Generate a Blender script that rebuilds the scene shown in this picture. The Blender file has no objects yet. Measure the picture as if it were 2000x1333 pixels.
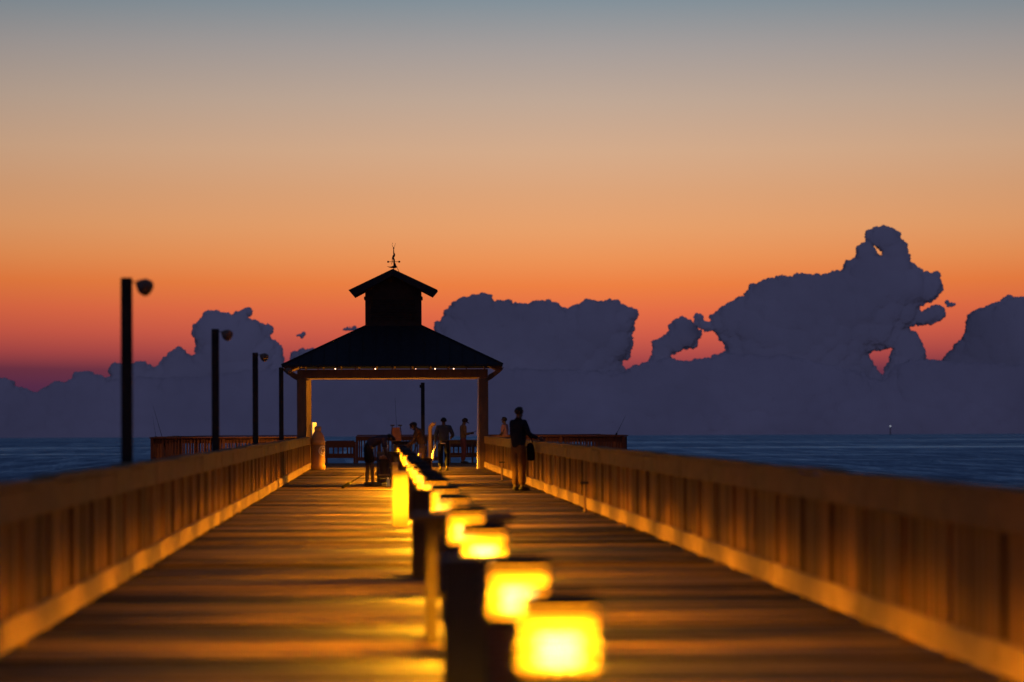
import bpy, math, random
import numpy as np
from mathutils import Vector, Matrix

random.seed(7)
sc = bpy.context.scene
COL = sc.collection
PI = math.pi

# ------------------------------------------------------------------ camera
F = 11111.0            # focal length in pixels of the 2000 px wide photograph (200 mm lens)
CAM = Vector((0.0, 0.0, 1.42))
VX, VY, ROLL = 745.0, 832.0, 0.0042


def cam_basis():
    y = Vector(((VX - 1000) / F, -(VY - 666.5) / F, -1.0)).normalized()
    x = Vector((math.cos(ROLL), math.sin(ROLL), 0.0))
    x = (x - y * x.dot(y)).normalized()
    z = x.cross(y)
    return Matrix((x, y, z))          # rows: world axes seen in camera space -> camera-to-world


RC = cam_basis()
cd = bpy.data.cameras.new("camera")
cam = bpy.data.objects.new("camera", cd)
COL.objects.link(cam)
cam.matrix_world = Matrix.Translation(CAM) @ RC.to_4x4()
cd.sensor_width = 36.0
cd.lens = 200.0
cd.clip_start = 0.5
cd.clip_end = 150000.0
cd.dof.use_dof = True
cd.dof.focus_distance = 215.0
cd.dof.aperture_fstop = 2.8
sc.camera = cam


def at(px, py, D):
    """The point D metres down the pier that the photograph shows at pixel px, py."""
    r = RC @ Vector(((px - 1000) / F, -(py - 666.5) / F, -1.0))
    return CAM + r * (D / r.y)


# ------------------------------------------------------------------ exposure, world
vs = sc.view_settings
vs.view_transform = 'Standard'
vs.look = 'None'
vs.exposure = 0.0
vs.gamma = 1.0
sc.cycles.use_denoising = True
sc.cycles.sample_clamp_indirect = 4.0
sc.cycles.max_bounces = 6
sc.cycles.diffuse_bounces = 3
sc.cycles.glossy_bounces = 3
sc.cycles.transparent_max_bounces = 12


def s2l(c):
    return tuple(((v / 255) / 12.92 if v / 255 <= .04045 else ((v / 255 + .055) / 1.055) ** 2.4) for v in c)


world = bpy.data.worlds.new("World")
sc.world = world
world.use_nodes = True
nt = world.node_tree
nt.nodes.clear()


def N(tree, typ, **kw):
    n = tree.nodes.new(typ)
    for k, v in kw.items():
        setattr(n, k, v)
    return n


def mathn(tree, op, a, b=None, clamp=False):
    n = N(tree, 'ShaderNodeMath', operation=op, use_clamp=clamp)
    for i, v in enumerate((a, b)):
        if v is None:
            continue
        if isinstance(v, (int, float)):
            n.inputs[i].default_value = v
        else:
            tree.links.new(v, n.inputs[i])
    return n.outputs[0]


def ramp(tree, fac, stops, interp='LINEAR'):
    n = N(tree, 'ShaderNodeValToRGB')
    n.color_ramp.interpolation = interp
    el = n.color_ramp.elements
    el[0].position, el[0].color = stops[0][0], (*stops[0][1], 1)
    el[1].position, el[1].color = stops[-1][0], (*stops[-1][1], 1)
    for p, c in stops[1:-1]:
        e = el.new(p)
        e.color = (*c, 1)
    tree.links.new(fac, n.inputs[0])
    return n.outputs[0]


tc = N(nt, 'ShaderNodeTexCoord')
sx = N(nt, 'ShaderNodeSeparateXYZ')
nt.links.new(tc.outputs['Generated'], sx.inputs[0])
X_, Y_, Z_ = sx.outputs
az = mathn(nt, 'ARCTAN2', X_, Y_)                              # 0 down the pier, + to the right
# the glow lies right of the pier: away from it the red of the low sky climbs a little higher
off = mathn(nt, 'ABSOLUTE', mathn(nt, 'SUBTRACT', az, 0.035))
side = mathn(nt, 'POWER', off, 1.5)
zz = mathn(nt, 'SUBTRACT', Z_, mathn(nt, 'MINIMUM', mathn(nt, 'MULTIPLY', side, 0.05), 0.02))
t = mathn(nt, 'SQRT', mathn(nt, 'MAXIMUM', zz, 0.0))


def ey(y):
    return math.sqrt(max(0.0, (832 - y) / F))


east = ramp(nt, t, [
    (0.0, s2l((60, 40, 72))), (ey(770), s2l((92, 46, 76))), (ey(735), s2l((112, 52, 70))),
    (ey(700), s2l((174, 74, 72))), (ey(660), s2l((208, 92, 72))), (ey(615), s2l((228, 108, 70))),
    (ey(560), s2l((238, 128, 66))), (ey(510), s2l((237, 147, 86))), (ey(450), s2l((232, 160, 106))),
    (ey(380), s2l((222, 164, 120))), (ey(300), s2l((213, 171, 138))), (ey(200), s2l((192, 168, 150))),
    (ey(100), s2l((166, 158, 155))), (ey(0), s2l((129, 144, 154))), (0.36, s2l((104, 128, 150))),
    (0.5, (.062, .118, .255)), (0.7, (.040, .080, .19)), (1.0, (.022, .042, .105))])
west = ramp(nt, t, [(0.0, (.125, .112, .20)), (0.35, (.14, .127, .225)), (0.6, (.065, .075, .15)), (1.0, (.022, .042, .105))])
wm = N(nt, 'ShaderNodeMapRange', interpolation_type='SMOOTHSTEP')
wm.inputs[1].default_value, wm.inputs[2].default_value = -0.1, 0.92
nt.links.new(Y_, wm.inputs[0])
mx = N(nt, 'ShaderNodeMix', data_type='RGBA')
nt.links.new(wm.outputs[0], mx.inputs[0])
nt.links.new(west, mx.inputs[6])
# away from the glow the dawn band dims
dim = mathn(nt, 'MAXIMUM', mathn(nt, 'SUBTRACT', 1.0, mathn(nt, 'MULTIPLY', side, 5.2)), 0.45)
vm = N(nt, 'ShaderNodeVectorMath', operation='SCALE')
nt.links.new(east, vm.inputs[0])
nt.links.new(dim, vm.inputs[3])
nt.links.new(vm.outputs[0], mx.inputs[7])
bg = N(nt, 'ShaderNodeBackground')
nt.links.new(mx.outputs[2], bg.inputs[0])
bg.inputs[1].default_value = 1.0
wo = N(nt, 'ShaderNodeOutputWorld')
nt.links.new(bg.outputs[0], wo.inputs[0])

LAMP_COL = (1.0, 0.39, 0.005)
LAMP_POWER = 4400.0
BULB_POWER = 800.0

# ------------------------------------------------------------------ materials


def new_mat(name):
    m = bpy.data.materials.new(name)
    m.use_nodes = True
    t = m.node_tree
    return m, t, t.nodes['Principled BSDF']


def plain(name, col, rough=0.6, spec=0.3, metal=0.0, var=0.25, scale=6.0):
    m, t, b = new_mat(name)
    tc = N(t, 'ShaderNodeTexCoord')
    no = N(t, 'ShaderNodeTexNoise')
    no.inputs['Scale'].default_value = scale
    no.inputs['Detail'].default_value = 5
    t.links.new(tc.outputs['Object'], no.inputs['Vector'])
    c = ramp(t, no.outputs[0], [(0.25, tuple(v * (1 - var) for v in col)), (0.75, tuple(min(1, v * (1 + var)) for v in col))])
    t.links.new(c, b.inputs['Base Color'])
    b.inputs['Roughness'].default_value = rough
    b.inputs['Specular IOR Level'].default_value = spec
    b.inputs['Metallic'].default_value = metal
    return m


def wood(name, dark, light, stretch, board=None, rough=0.75, spec=0.2, bump=0.3, wear_shade=None):
    """Weathered timber: grain stretched along an axis; board = (axis, width): every board its own tone."""
    m, t, b = new_mat(name)
    ge = N(t, 'ShaderNodeNewGeometry')
    mp = N(t, 'ShaderNodeMapping')
    mp.inputs['Scale'].default_value = stretch
    t.links.new(ge.outputs['Position'], mp.inputs[0])
    no = N(t, 'ShaderNodeTexNoise')
    no.inputs['Scale'].default_value = 1.0
    no.inputs['Detail'].default_value = 6
    no.inputs['Roughness'].default_value = 0.65
    t.links.new(mp.outputs[0], no.inputs['Vector'])
    big = N(t, 'ShaderNodeTexNoise')
    big.inputs['Scale'].default_value = 0.35
    big.inputs['Detail'].default_value = 3
    t.links.new(ge.outputs['Position'], big.inputs['Vector'])
    f = mathn(t, 'ADD', mathn(t, 'MULTIPLY', no.outputs[0], 0.6), mathn(t, 'MULTIPLY', big.outputs[0], 0.4))
    if board:
        ax, w = board
        s = N(t, 'ShaderNodeSeparateXYZ')
        t.links.new(ge.outputs['Position'], s.inputs[0])
        fl = mathn(t, 'FLOOR', mathn(t, 'DIVIDE', s.outputs[ax], w))
        wn = N(t, 'ShaderNodeTexWhiteNoise', noise_dimensions='1D')
        t.links.new(fl, wn.inputs['W'])
        f = mathn(t, 'ADD', mathn(t, 'MULTIPLY', f, 0.62), mathn(t, 'MULTIPLY', wn.outputs[0], 0.38))
    if wear_shade:  # broad bands: wear plus dark stretches between the lamps, put into the colour
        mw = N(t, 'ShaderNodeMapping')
        mw.inputs['Scale'].default_value = wear_shade
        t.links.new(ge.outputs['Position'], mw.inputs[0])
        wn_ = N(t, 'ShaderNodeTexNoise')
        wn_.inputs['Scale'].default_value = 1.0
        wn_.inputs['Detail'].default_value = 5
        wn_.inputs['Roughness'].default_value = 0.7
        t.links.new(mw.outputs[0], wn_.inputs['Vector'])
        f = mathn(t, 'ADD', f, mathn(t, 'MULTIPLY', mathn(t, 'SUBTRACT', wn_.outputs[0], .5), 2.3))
    c = ramp(t, f, [(0.38, dark), (0.82, light)] if wear_shade else [(0.3, dark), (0.72, light)])
    t.links.new(c, b.inputs['Base Color'])
    r = mathn(t, 'ADD', mathn(t, 'MULTIPLY', big.outputs[0], 0.25), rough - 0.12, clamp=True)
    t.links.new(r, b.inputs['Roughness'])
    b.inputs['Specular IOR Level'].default_value = spec
    bp = N(t, 'ShaderNodeBump')
    bp.inputs['Strength'].default_value = bump
    bp.inputs['Distance'].default_value = 0.01
    t.links.new(no.outputs[0], bp.inputs['Height'])
    t.links.new(bp.outputs[0], b.inputs['Normal'])
    return m


M = {}
M['deck'] = wood('deck_timber', (.004, .0022, .001), (.165, .095, .038), (3, 14, 8), board=(1, 0.145), rough=0.7, spec=0.12, wear_shade=(.11, .42, 1))
M['rail'] = wood('railing_timber', (.15, .092, .042), (.34, .212, .098), (9, 1.6, 5), spec=.06)
M['railtop'] = wood('shaded_top_timber', (.07, .038, .016), (.20, .108, .042), (9, 1.6, 5), spec=.06)  # rail timber darkened: the dimmer light on the upper boards put into colour
M['picket'] = wood('picket_timber', (.07, .035, .012), (.27, .135, .045), (9, 9, 1.2), board=(1, 0.14), spec=.06)
M['cross'] = wood('end_railing_timber', (.045, .016, .01), (.10, .034, .02), (1.5, 9, 5))
M['pale_board'] = wood('pale_painted_timber', (.14, .10, .06), (.22, .155, .095), (8, 8, 1.2), bump=0.15)
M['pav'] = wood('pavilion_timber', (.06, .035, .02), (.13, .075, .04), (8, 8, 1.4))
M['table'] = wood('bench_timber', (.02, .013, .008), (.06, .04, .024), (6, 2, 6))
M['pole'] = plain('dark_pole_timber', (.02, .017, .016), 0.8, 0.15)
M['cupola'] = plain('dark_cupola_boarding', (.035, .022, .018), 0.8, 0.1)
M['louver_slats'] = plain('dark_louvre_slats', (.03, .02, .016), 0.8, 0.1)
M['roof'] = plain('dark_metal_roofing', (.012, .013, .018), 0.7, 0.15, 0.0)
M['black'] = plain('black_metal', (.015, .014, .014), 0.55, 0.3)
M['lampcap'] = plain('bollard_cap_metal', (.010, .010, .012), 0.7, 0.12)
M['pillar'] = wood('lamp_pillar_timber', (.035, .024, .017), (.09, .062, .04), (9, 9, 1.3))
M['bronze'] = plain('bronze_louvre_metal', (.10, .07, .04), 0.5, 0.4)
M['flood'] = plain('floodlight_housing', (.10, .055, .035), 0.5, 0.4)
M['skin'] = plain('skin', (.3, .17, .11), 0.55, 0.3, var=0.08)
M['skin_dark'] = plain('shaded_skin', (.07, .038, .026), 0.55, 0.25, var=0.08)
M['hair'] = plain('dark_hair', (.012, .009, .008), 0.6, 0.2)
M['shoe'] = plain('dark_shoe', (.015, .013, .013), 0.6, 0.3)
M['navy'] = plain('navy_cloth', (.010, .011, .018), 0.9, 0.05)
M['charcoal'] = plain('charcoal_cloth', (.018, .014, .015), 0.9, 0.05)
M['khaki'] = plain('khaki_cloth', (.085, .044, .02), 0.9, 0.05)
M['plum'] = plain('dark_plum_cloth', (.05, .035, .045), 0.9, 0.05)
M['bluegrey'] = plain('grey_blue_cloth', (.035, .042, .055), 0.9, 0.05)
M['white_cloth'] = plain('white_cloth', (.4, .33, .26), 0.9, 0.05)
M['tan'] = plain('tan_cloth', (.14, .08, .04), 0.9, 0.05)
M['maroon'] = plain('maroon_cloth', (.10, .035, .035), 0.9, 0.05)
M['pink'] = plain('pink_cloth', (.26, .13, .13), 0.9, 0.05)
M['olive'] = plain('olive_cloth', (.08, .045, .025), 0.9, 0.05)
M['bin'] = plain('tan_plastic', (.34, .165, .045), 0.5, 0.2, var=0.12)
M['bin_band'] = plain('pale_plastic_band', (.42, .22, .07), 0.5, 0.2, var=0.1)
M['emblem'] = plain('pale_emblem', (.75, .6, .42), 0.5, 0.3, var=0.05)
M['white_plastic'] = plain('white_plastic', (.78, .74, .66), 0.5, 0.4, var=0.06)
M['blue_plastic'] = plain('blue_plastic', (.12, .17, .45), 0.4, 0.4, var=0.1)
M['pipe'] = plain('rusty_pipe', (.22, .12, .06), 0.7, 0.3)
M['rod'] = plain('rod_graphite', (.002, .002, .0025), 0.9, 0.02)
M['orange_cloth'] = plain('orange_canvas', (.36, .15, .06), 0.85, 0.1)
M['cooler'] = plain('dark_cooler_plastic', (.05, .035, .035), 0.5, 0.3)
M['bait'] = plain('orange_bait', (.6, .25, .1), 0.5, 0.3)
M['crimson'] = plain('marker_paint', (.03, .03, .035), 0.6, 0.2)


def emit(name, col, strength, transparent=0.0):
    m = bpy.data.materials.new(name)
    m.use_nodes = True
    t = m.node_tree
    t.nodes.clear()
    e = N(t, 'ShaderNodeEmission')
    e.inputs[0].default_value = (*col, 1)
    e.inputs[1].default_value = strength
    o = N(t, 'ShaderNodeOutputMaterial')
    if transparent:
        tr = N(t, 'ShaderNodeBsdfTransparent')
        mxs = N(t, 'ShaderNodeMixShader')
        mxs.inputs[0].default_value = 1 - transparent
        t.links.new(tr.outputs[0], mxs.inputs[1])
        t.links.new(e.outputs[0], mxs.inputs[2])
        t.links.new(mxs.outputs[0], o.inputs[0])
    else:
        t.links.new(e.outputs[0], o.inputs[0])
    return m


M['diffuser'] = emit('glowing_lamp_glass', (1.0, 0.27, 0.003), 6.5, transparent=0.45)
M['lampbulb'] = emit('lamp_bulb', (1.0, 0.62, 0.14), 13.0)
M['bulb'] = emit('small_bulb', (1.0, 0.55, 0.28), 9.0)
M['beacon'] = emit('beacon_light', (0.8, 0.9, 1.0), .6)

# sea: rough reflecting water, wave crests drawn out along the coast
m, t, b = new_mat('sea_water')
ge = N(t, 'ShaderNodeNewGeometry')


def wave_noise(scale, detail, seed):
    mp = N(t, 'ShaderNodeMapping')
    mp.inputs['Scale'].default_value = scale
    mp.inputs['Location'].default_value = (seed, seed * 2.3, 0)
    mp.inputs['Rotation'].default_value = (0, 0, 0.01 * seed)
    t.links.new(ge.outputs['Position'], mp.inputs[0])
    n = N(t, 'ShaderNodeTexNoise')
    n.inputs['Scale'].default_value = 1
    n.inputs['Detail'].default_value = detail
    n.inputs['Roughness'].default_value = 0.6
    t.links.new(mp.outputs[0], n.inputs['Vector'])
    return n.outputs[0]


w1 = wave_noise((.9, .05, 1), 6, 1.3)
w2 = wave_noise((.10, .010, 1), 4, 3.7)
w4 = wave_noise((.5, .03, 1), 4, 8.2)
w3 = wave_noise((.0012, .0045, 1), 5, 5.1)      # calm slicks: long pale streaks
sl = N(t, 'ShaderNodeMapRange', interpolation_type='SMOOTHSTEP')
sl.inputs[1].default_value, sl.inputs[2].default_value = 0.53, 0.64
t.links.new(w3, sl.inputs[0])
# wind waves: the faces one sees of a choppy sea lean towards the shore
cx_ = N(t, 'ShaderNodeCombineXYZ')
t.links.new(mathn(t, 'MULTIPLY', mathn(t, 'SUBTRACT', w4, .5), .5), cx_.inputs[0])
w5 = wave_noise((.22, .0030, 1), 3, 2.2)
w6 = wave_noise((.07, .0007, 1), 3, 6.6)
chop = mathn(t, 'ADD', mathn(t, 'ADD', mathn(t, 'MULTIPLY', w1, .33), mathn(t, 'MULTIPLY', w2, .25)),
             mathn(t, 'ADD', mathn(t, 'MULTIPLY', w5, .3), mathn(t, 'MULTIPLY', w6, .12)))
slope_ = mathn(t, 'SUBTRACT', .02, mathn(t, 'MULTIPLY', mathn(t, 'POWER', chop, 3.2), 2.6))
slope_ = mathn(t, 'MULTIPLY', slope_, mathn(t, 'SUBTRACT', 1.0, mathn(t, 'MULTIPLY', sl.outputs[0], .62)))
t.links.new(slope_, cx_.inputs[1])
cx_.inputs[2].default_value = 1.0
nn = N(t, 'ShaderNodeVectorMath', operation='NORMALIZE')
t.links.new(cx_.outputs[0], nn.inputs[0])
t.links.new(nn.outputs[0], b.inputs['Normal'])
b.inputs['Base Color'].default_value = (.062, .108, .172, 1)
b.inputs['Roughness'].default_value = .22
b.inputs['IOR'].default_value = 1.42
M['sea'] = m


def cloud_mat(name, col):
    m = bpy.data.materials.new(name)
    m.use_nodes = True
    t = m.node_tree
    t.nodes.clear()
    ge = N(t, 'ShaderNodeNewGeometry')
    # light scatters so deep in a cumulus that its relief hardly shows: soften the normal
    a = N(t, 'ShaderNodeVectorMath', operation='MULTIPLY_ADD')
    t.links.new(ge.outputs['Normal'], a.inputs[0])
    a.inputs[1].default_value = (.10, .10, .10)
    a.inputs[2].default_value = (0, -.9, .2)
    nn = N(t, 'ShaderNodeVectorMath', operation='NORMALIZE')
    t.links.new(a.outputs[0], nn.inputs[0])
    no = N(t, 'ShaderNodeTexNoise')
    no.inputs['Scale'].default_value = 0.0022
    no.inputs['Detail'].default_value = 5
    t.links.new(ge.outputs['Position'], no.inputs['Vector'])
    c = ramp(t, no.outputs[0], [(0.3, tuple(v * .88 for v in col)), (0.7, tuple(v * 1.1 for v in col))])
    d = N(t, 'ShaderNodeBsdfDiffuse')
    t.links.new(c, d.inputs[0])
    t.links.new(nn.outputs[0], d.inputs['Normal'])
    o = N(t, 'ShaderNodeOutputMaterial')
    t.links.new(d.outputs[0], o.inputs[0])
    return m


# ------------------------------------------------------------------ mesh helpers


class MB:
    def __init__(s):
        s.v, s.f, s.mi = [], [], []
        s.k = 0

    def box(s, x0, x1, y0, y1, z0, z1, mat=None, jit=0.0):
        i = len(s.v)
        for z in (z0, z1):
            for x, y in ((x0, y0), (x1, y0), (x1, y1), (x0, y1)):
                p = Vector((x, y, z))
                if jit:
                    p += Vector((random.uniform(-jit, jit), random.uniform(-jit, jit), random.uniform(-jit, jit)))
                s.v.append(mat @ p if mat else p)
        for q in ((3, 2, 1, 0), (4, 5, 6, 7), (0, 1, 5, 4), (1, 2, 6, 5), (2, 3, 7, 6), (3, 0, 4, 7)):
            s.f.append([i + k for k in q])
            s.mi.append(s.k)
        return s

    def bevel_box(s, x0, x1, y0, y1, z0, z1, b=0.01, mat=None):
        """A box with chamfered vertical edges and a chamfered top."""
        def ring(e, z):
            return [(x0 + e, y0), (x1 - e, y0), (x1, y0 + e), (x1, y1 - e), (x1 - e, y1), (x0 + e, y1), (x0, y1 - e), (x0, y0 + e)], z
        i = len(s.v)
        for inset, z in ((0, z0), (0, z1 - b), (b, z1)):
            for (x, y) in ((x0 + inset + b, y0 + inset), (x1 - inset - b, y0 + inset), (x1 - inset, y0 + inset + b), (x1 - inset, y1 - inset - b),
                           (x1 - inset - b, y1 - inset), (x0 + inset + b, y1 - inset), (x0 + inset, y1 - inset - b), (x0 + inset, y0 + inset + b)):
                p = Vector((x, y, z))
                s.v.append(mat @ p if mat else p)
        for r in range(2):
            for k in range(8):
                a, c = i + r * 8 + k, i + r * 8 + (k + 1) % 8
                s.f.append([a, c, c + 8, a + 8]); s.mi.append(s.k)
        s.f.append([i + 7 - k for k in range(8)]); s.mi.append(s.k)
        s.f.append([i + 16 + k for k in range(8)]); s.mi.append(s.k)
        return s

    def tube(s, pts, radii, n=8, cap=True):
        pts = [Vector(p) for p in pts]
        if not hasattr(radii, '__len__'):
            radii = [radii] * len(pts)
        i = len(s.v)
        up = Vector((0, 0, 1))
        d0 = (pts[1] - pts[0]).normalized()
        if abs(d0.dot(up)) > 0.9:
            up = Vector((1, 0, 0))
        for k, p in enumerate(pts):
            d = (pts[min(k + 1, len(pts) - 1)] - pts[max(k - 1, 0)]).normalized()
            a = d.cross(up).normalized()
            c = a.cross(d)
            for j in range(n):
                th = 2 * PI * j / n
                s.v.append(p + (a * math.cos(th) + c * math.sin(th)) * radii[k])
        for k in range(len(pts) - 1):
            for j in range(n):
                a, c = i + k * n + j, i + k * n + (j + 1) % n
                s.f.append([a, a + n, c + n, c]); s.mi.append(s.k)
        if cap:
            s.f.append([i + j for j in range(n)]); s.mi.append(s.k)
            s.f.append([i + (len(pts) - 1) * n + n - 1 - j for j in range(n)]); s.mi.append(s.k)
        return s

    def lathe(s, prof, c=(0, 0, 0), n=24, cap=True):
        c = Vector(c)
        i = len(s.v)
        for r, z in prof:
            for j in range(n):
                th = 2 * PI * j / n
                s.v.append(c + Vector((r * math.cos(th), r * math.sin(th), z)))
        for k in range(len(prof) - 1):
            for j in range(n):
                a, b_ = i + k * n + j, i + k * n + (j + 1) % n
                s.f.append([a, b_, b_ + n, a + n]); s.mi.append(s.k)
        if cap:
            s.f.append([i + n - 1 - j for j in range(n)]); s.mi.append(s.k)
            s.f.append([i + (len(prof) - 1) * n + j for j in range(n)]); s.mi.append(s.k)
        return s

    def ball(s, c, r, n=12, m=8):
        c = Vector(c)
        if not hasattr(r, '__len__'):
            r = (r, r, r)
        i = len(s.v)
        s.v.append(c + Vector((0, 0, -r[2])))
        for a in range(1, m):
            ph = -PI / 2 + PI * a / m
            for j in range(n):
                th = 2 * PI * j / n
                s.v.append(c + Vector((r[0] * math.cos(ph) * math.cos(th), r[1] * math.cos(ph) * math.sin(th), r[2] * math.sin(ph))))
        s.v.append(c + Vector((0, 0, r[2])))
        for j in range(n):
            s.f.append([i, i + 1 + (j + 1) % n, i + 1 + j]); s.mi.append(s.k)
            o = i + 1 + (m - 2) * n
            s.f.append([o + j, o + (j + 1) % n, i + 1 + (m - 1) * n]); s.mi.append(s.k)
        for a in range(m - 2):
            for j in range(n):
                p, q = i + 1 + a * n + j, i + 1 + a * n + (j + 1) % n
                s.f.append([p, q, q + n, p + n]); s.mi.append(s.k)
        return s

    def prism(s, poly, p0, ax, ay, th):
        """Polygon (2-D) placed at p0 along ax, ay, thickened by vector th."""
        p0, ax, ay, th = map(Vector, (p0, ax, ay, th))
        i = len(s.v)
        n = len(poly)
        for k in (0, 1):
            for a, b_ in poly:
                s.v.append(p0 + ax * a + ay * b_ + th * k)
        s.f.append([i + n - 1 - k for k in range(n)]); s.mi.append(s.k)
        s.f.append([i + n + k for k in range(n)]); s.mi.append(s.k)
        for k in range(n):
            a, b_ = i + k, i + (k + 1) % n
            s.f.append([a, b_, b_ + n, a + n]); s.mi.append(s.k)
        return s

    def add(s, verts, faces, M4=None):
        i = len(s.v)
        s.v += [(M4 @ Vector(v)) if M4 else Vector(v) for v in verts]
        for f in faces:
            s.f.append([i + k for k in f]); s.mi.append(s.k)
        return s

    def build(s, name, mat, parent=None, smooth=False, loc=None, rz=0.0):
        me = bpy.data.meshes.new(name)
        me.from_pydata([tuple(v) for v in s.v], [], s.f)
        for mm in (mat if isinstance(mat, (list, tuple)) else [mat]):
            me.materials.append(mm)
        if isinstance(mat, (list, tuple)):
            me.polygons.foreach_set('material_index', s.mi)
        if smooth:
            me.polygons.foreach_set('use_smooth', [True] * len(me.polygons))
        o = bpy.data.objects.new(name, me)
        COL.objects.link(o)
        if parent:
            o.parent = parent
        if loc is not None:
            o.location = loc
        o.rotation_euler.z = rz
        return o


def tag(o, label=None, cat=None, group=None, kind=None):
    for k, v in (('label', label), ('category', cat), ('group', group), ('kind', kind)):
        if v:
            o[k] = v
    return o


def empty(name, loc, label, cat, group=None, rz=0.0):
    o = bpy.data.objects.new(name, None)
    COL.objects.link(o)
    o.location = loc
    o.rotation_euler.z = rz
    o.empty_display_size = 0.2
    return tag(o, label, cat, group)


def copy_tree(o, parent=None):
    c = o.copy()
    COL.objects.link(c)
    if parent:
        c.parent = parent
    for ch in list(o.children):
        copy_tree(ch, c)
    return c


# ------------------------------------------------------------------ sea (curved like the earth, so the horizon lies where it should)
WATER = -9.6
RE = 6371000.0
rings = [3.0]
while rings[-1] < 60000:
    rings.append(rings[-1] * (1.06 if rings[-1] < 4000 else 1.025))
na = 160
vs_, fs_ = [(0, 0, WATER)], []
for r in rings:
    for j in range(na):
        th = 2 * PI * j / na
        vs_.append((r * math.cos(th), r * math.sin(th), WATER - r * r / (2 * RE)))
for j in range(na):
    fs_.append((0, 1 + j, 1 + (j + 1) % na))
for k in range(len(rings) - 1):
    for j in range(na):
        a, c = 1 + k * na + j, 1 + k * na + (j + 1) % na
        fs_.append((a, a + na, c + na, c))
mb = MB().add(vs_, fs_)
tag(mb.build('sea', M['sea'], smooth=True), kind='structure')

# ------------------------------------------------------------------ clouds
DC = 27000.0


def poly_dist0(P, poly):
    A = np.array(poly, float)
    B = np.roll(A, -1, axis=0)
    d = B - A
    L2 = (d ** 2).sum(1) + 1e-9
    t_ = ((P[:, None, :] - A[None]) * d[None]).sum(2) / L2[None]
    t_ = np.clip(t_, 0, 1)
    q = A[None] + t_[..., None] * d[None]
    dist = np.sqrt(((P[:, None, :] - q) ** 2).sum(2)).min(1)
    x, y = P[:, 0:1], P[:, 1:2]
    c = ((A[None, :, 1] > y) != (B[None, :, 1] > y)) & (x < (B[None, :, 0] - A[None, :, 0]) * (y - A[None, :, 1]) / (B[None, :, 1] - A[None, :, 1] + 1e-12) + A[None, :, 0])
    inside = (c.sum(1) % 2) == 1
    return np.where(inside, dist, -dist)


def ico():
    import bmesh
    out = []
    for sub in (1, 2, 3):
        bm = bmesh.new()
        bmesh.ops.create_icosphere(bm, subdivisions=sub, radius=1)
        out.append((np.array([v.co[:] for v in bm.verts]), [[v.index for v in f.verts] for f in bm.faces]))
        bm.free()
    return out


ICO = ico()


def poly_dist(P, poly, holes=()):
    d = poly_dist0(P, poly)
    for h in holes:
        d = np.minimum(d, -poly_dist0(P, h))
    return d


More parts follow.
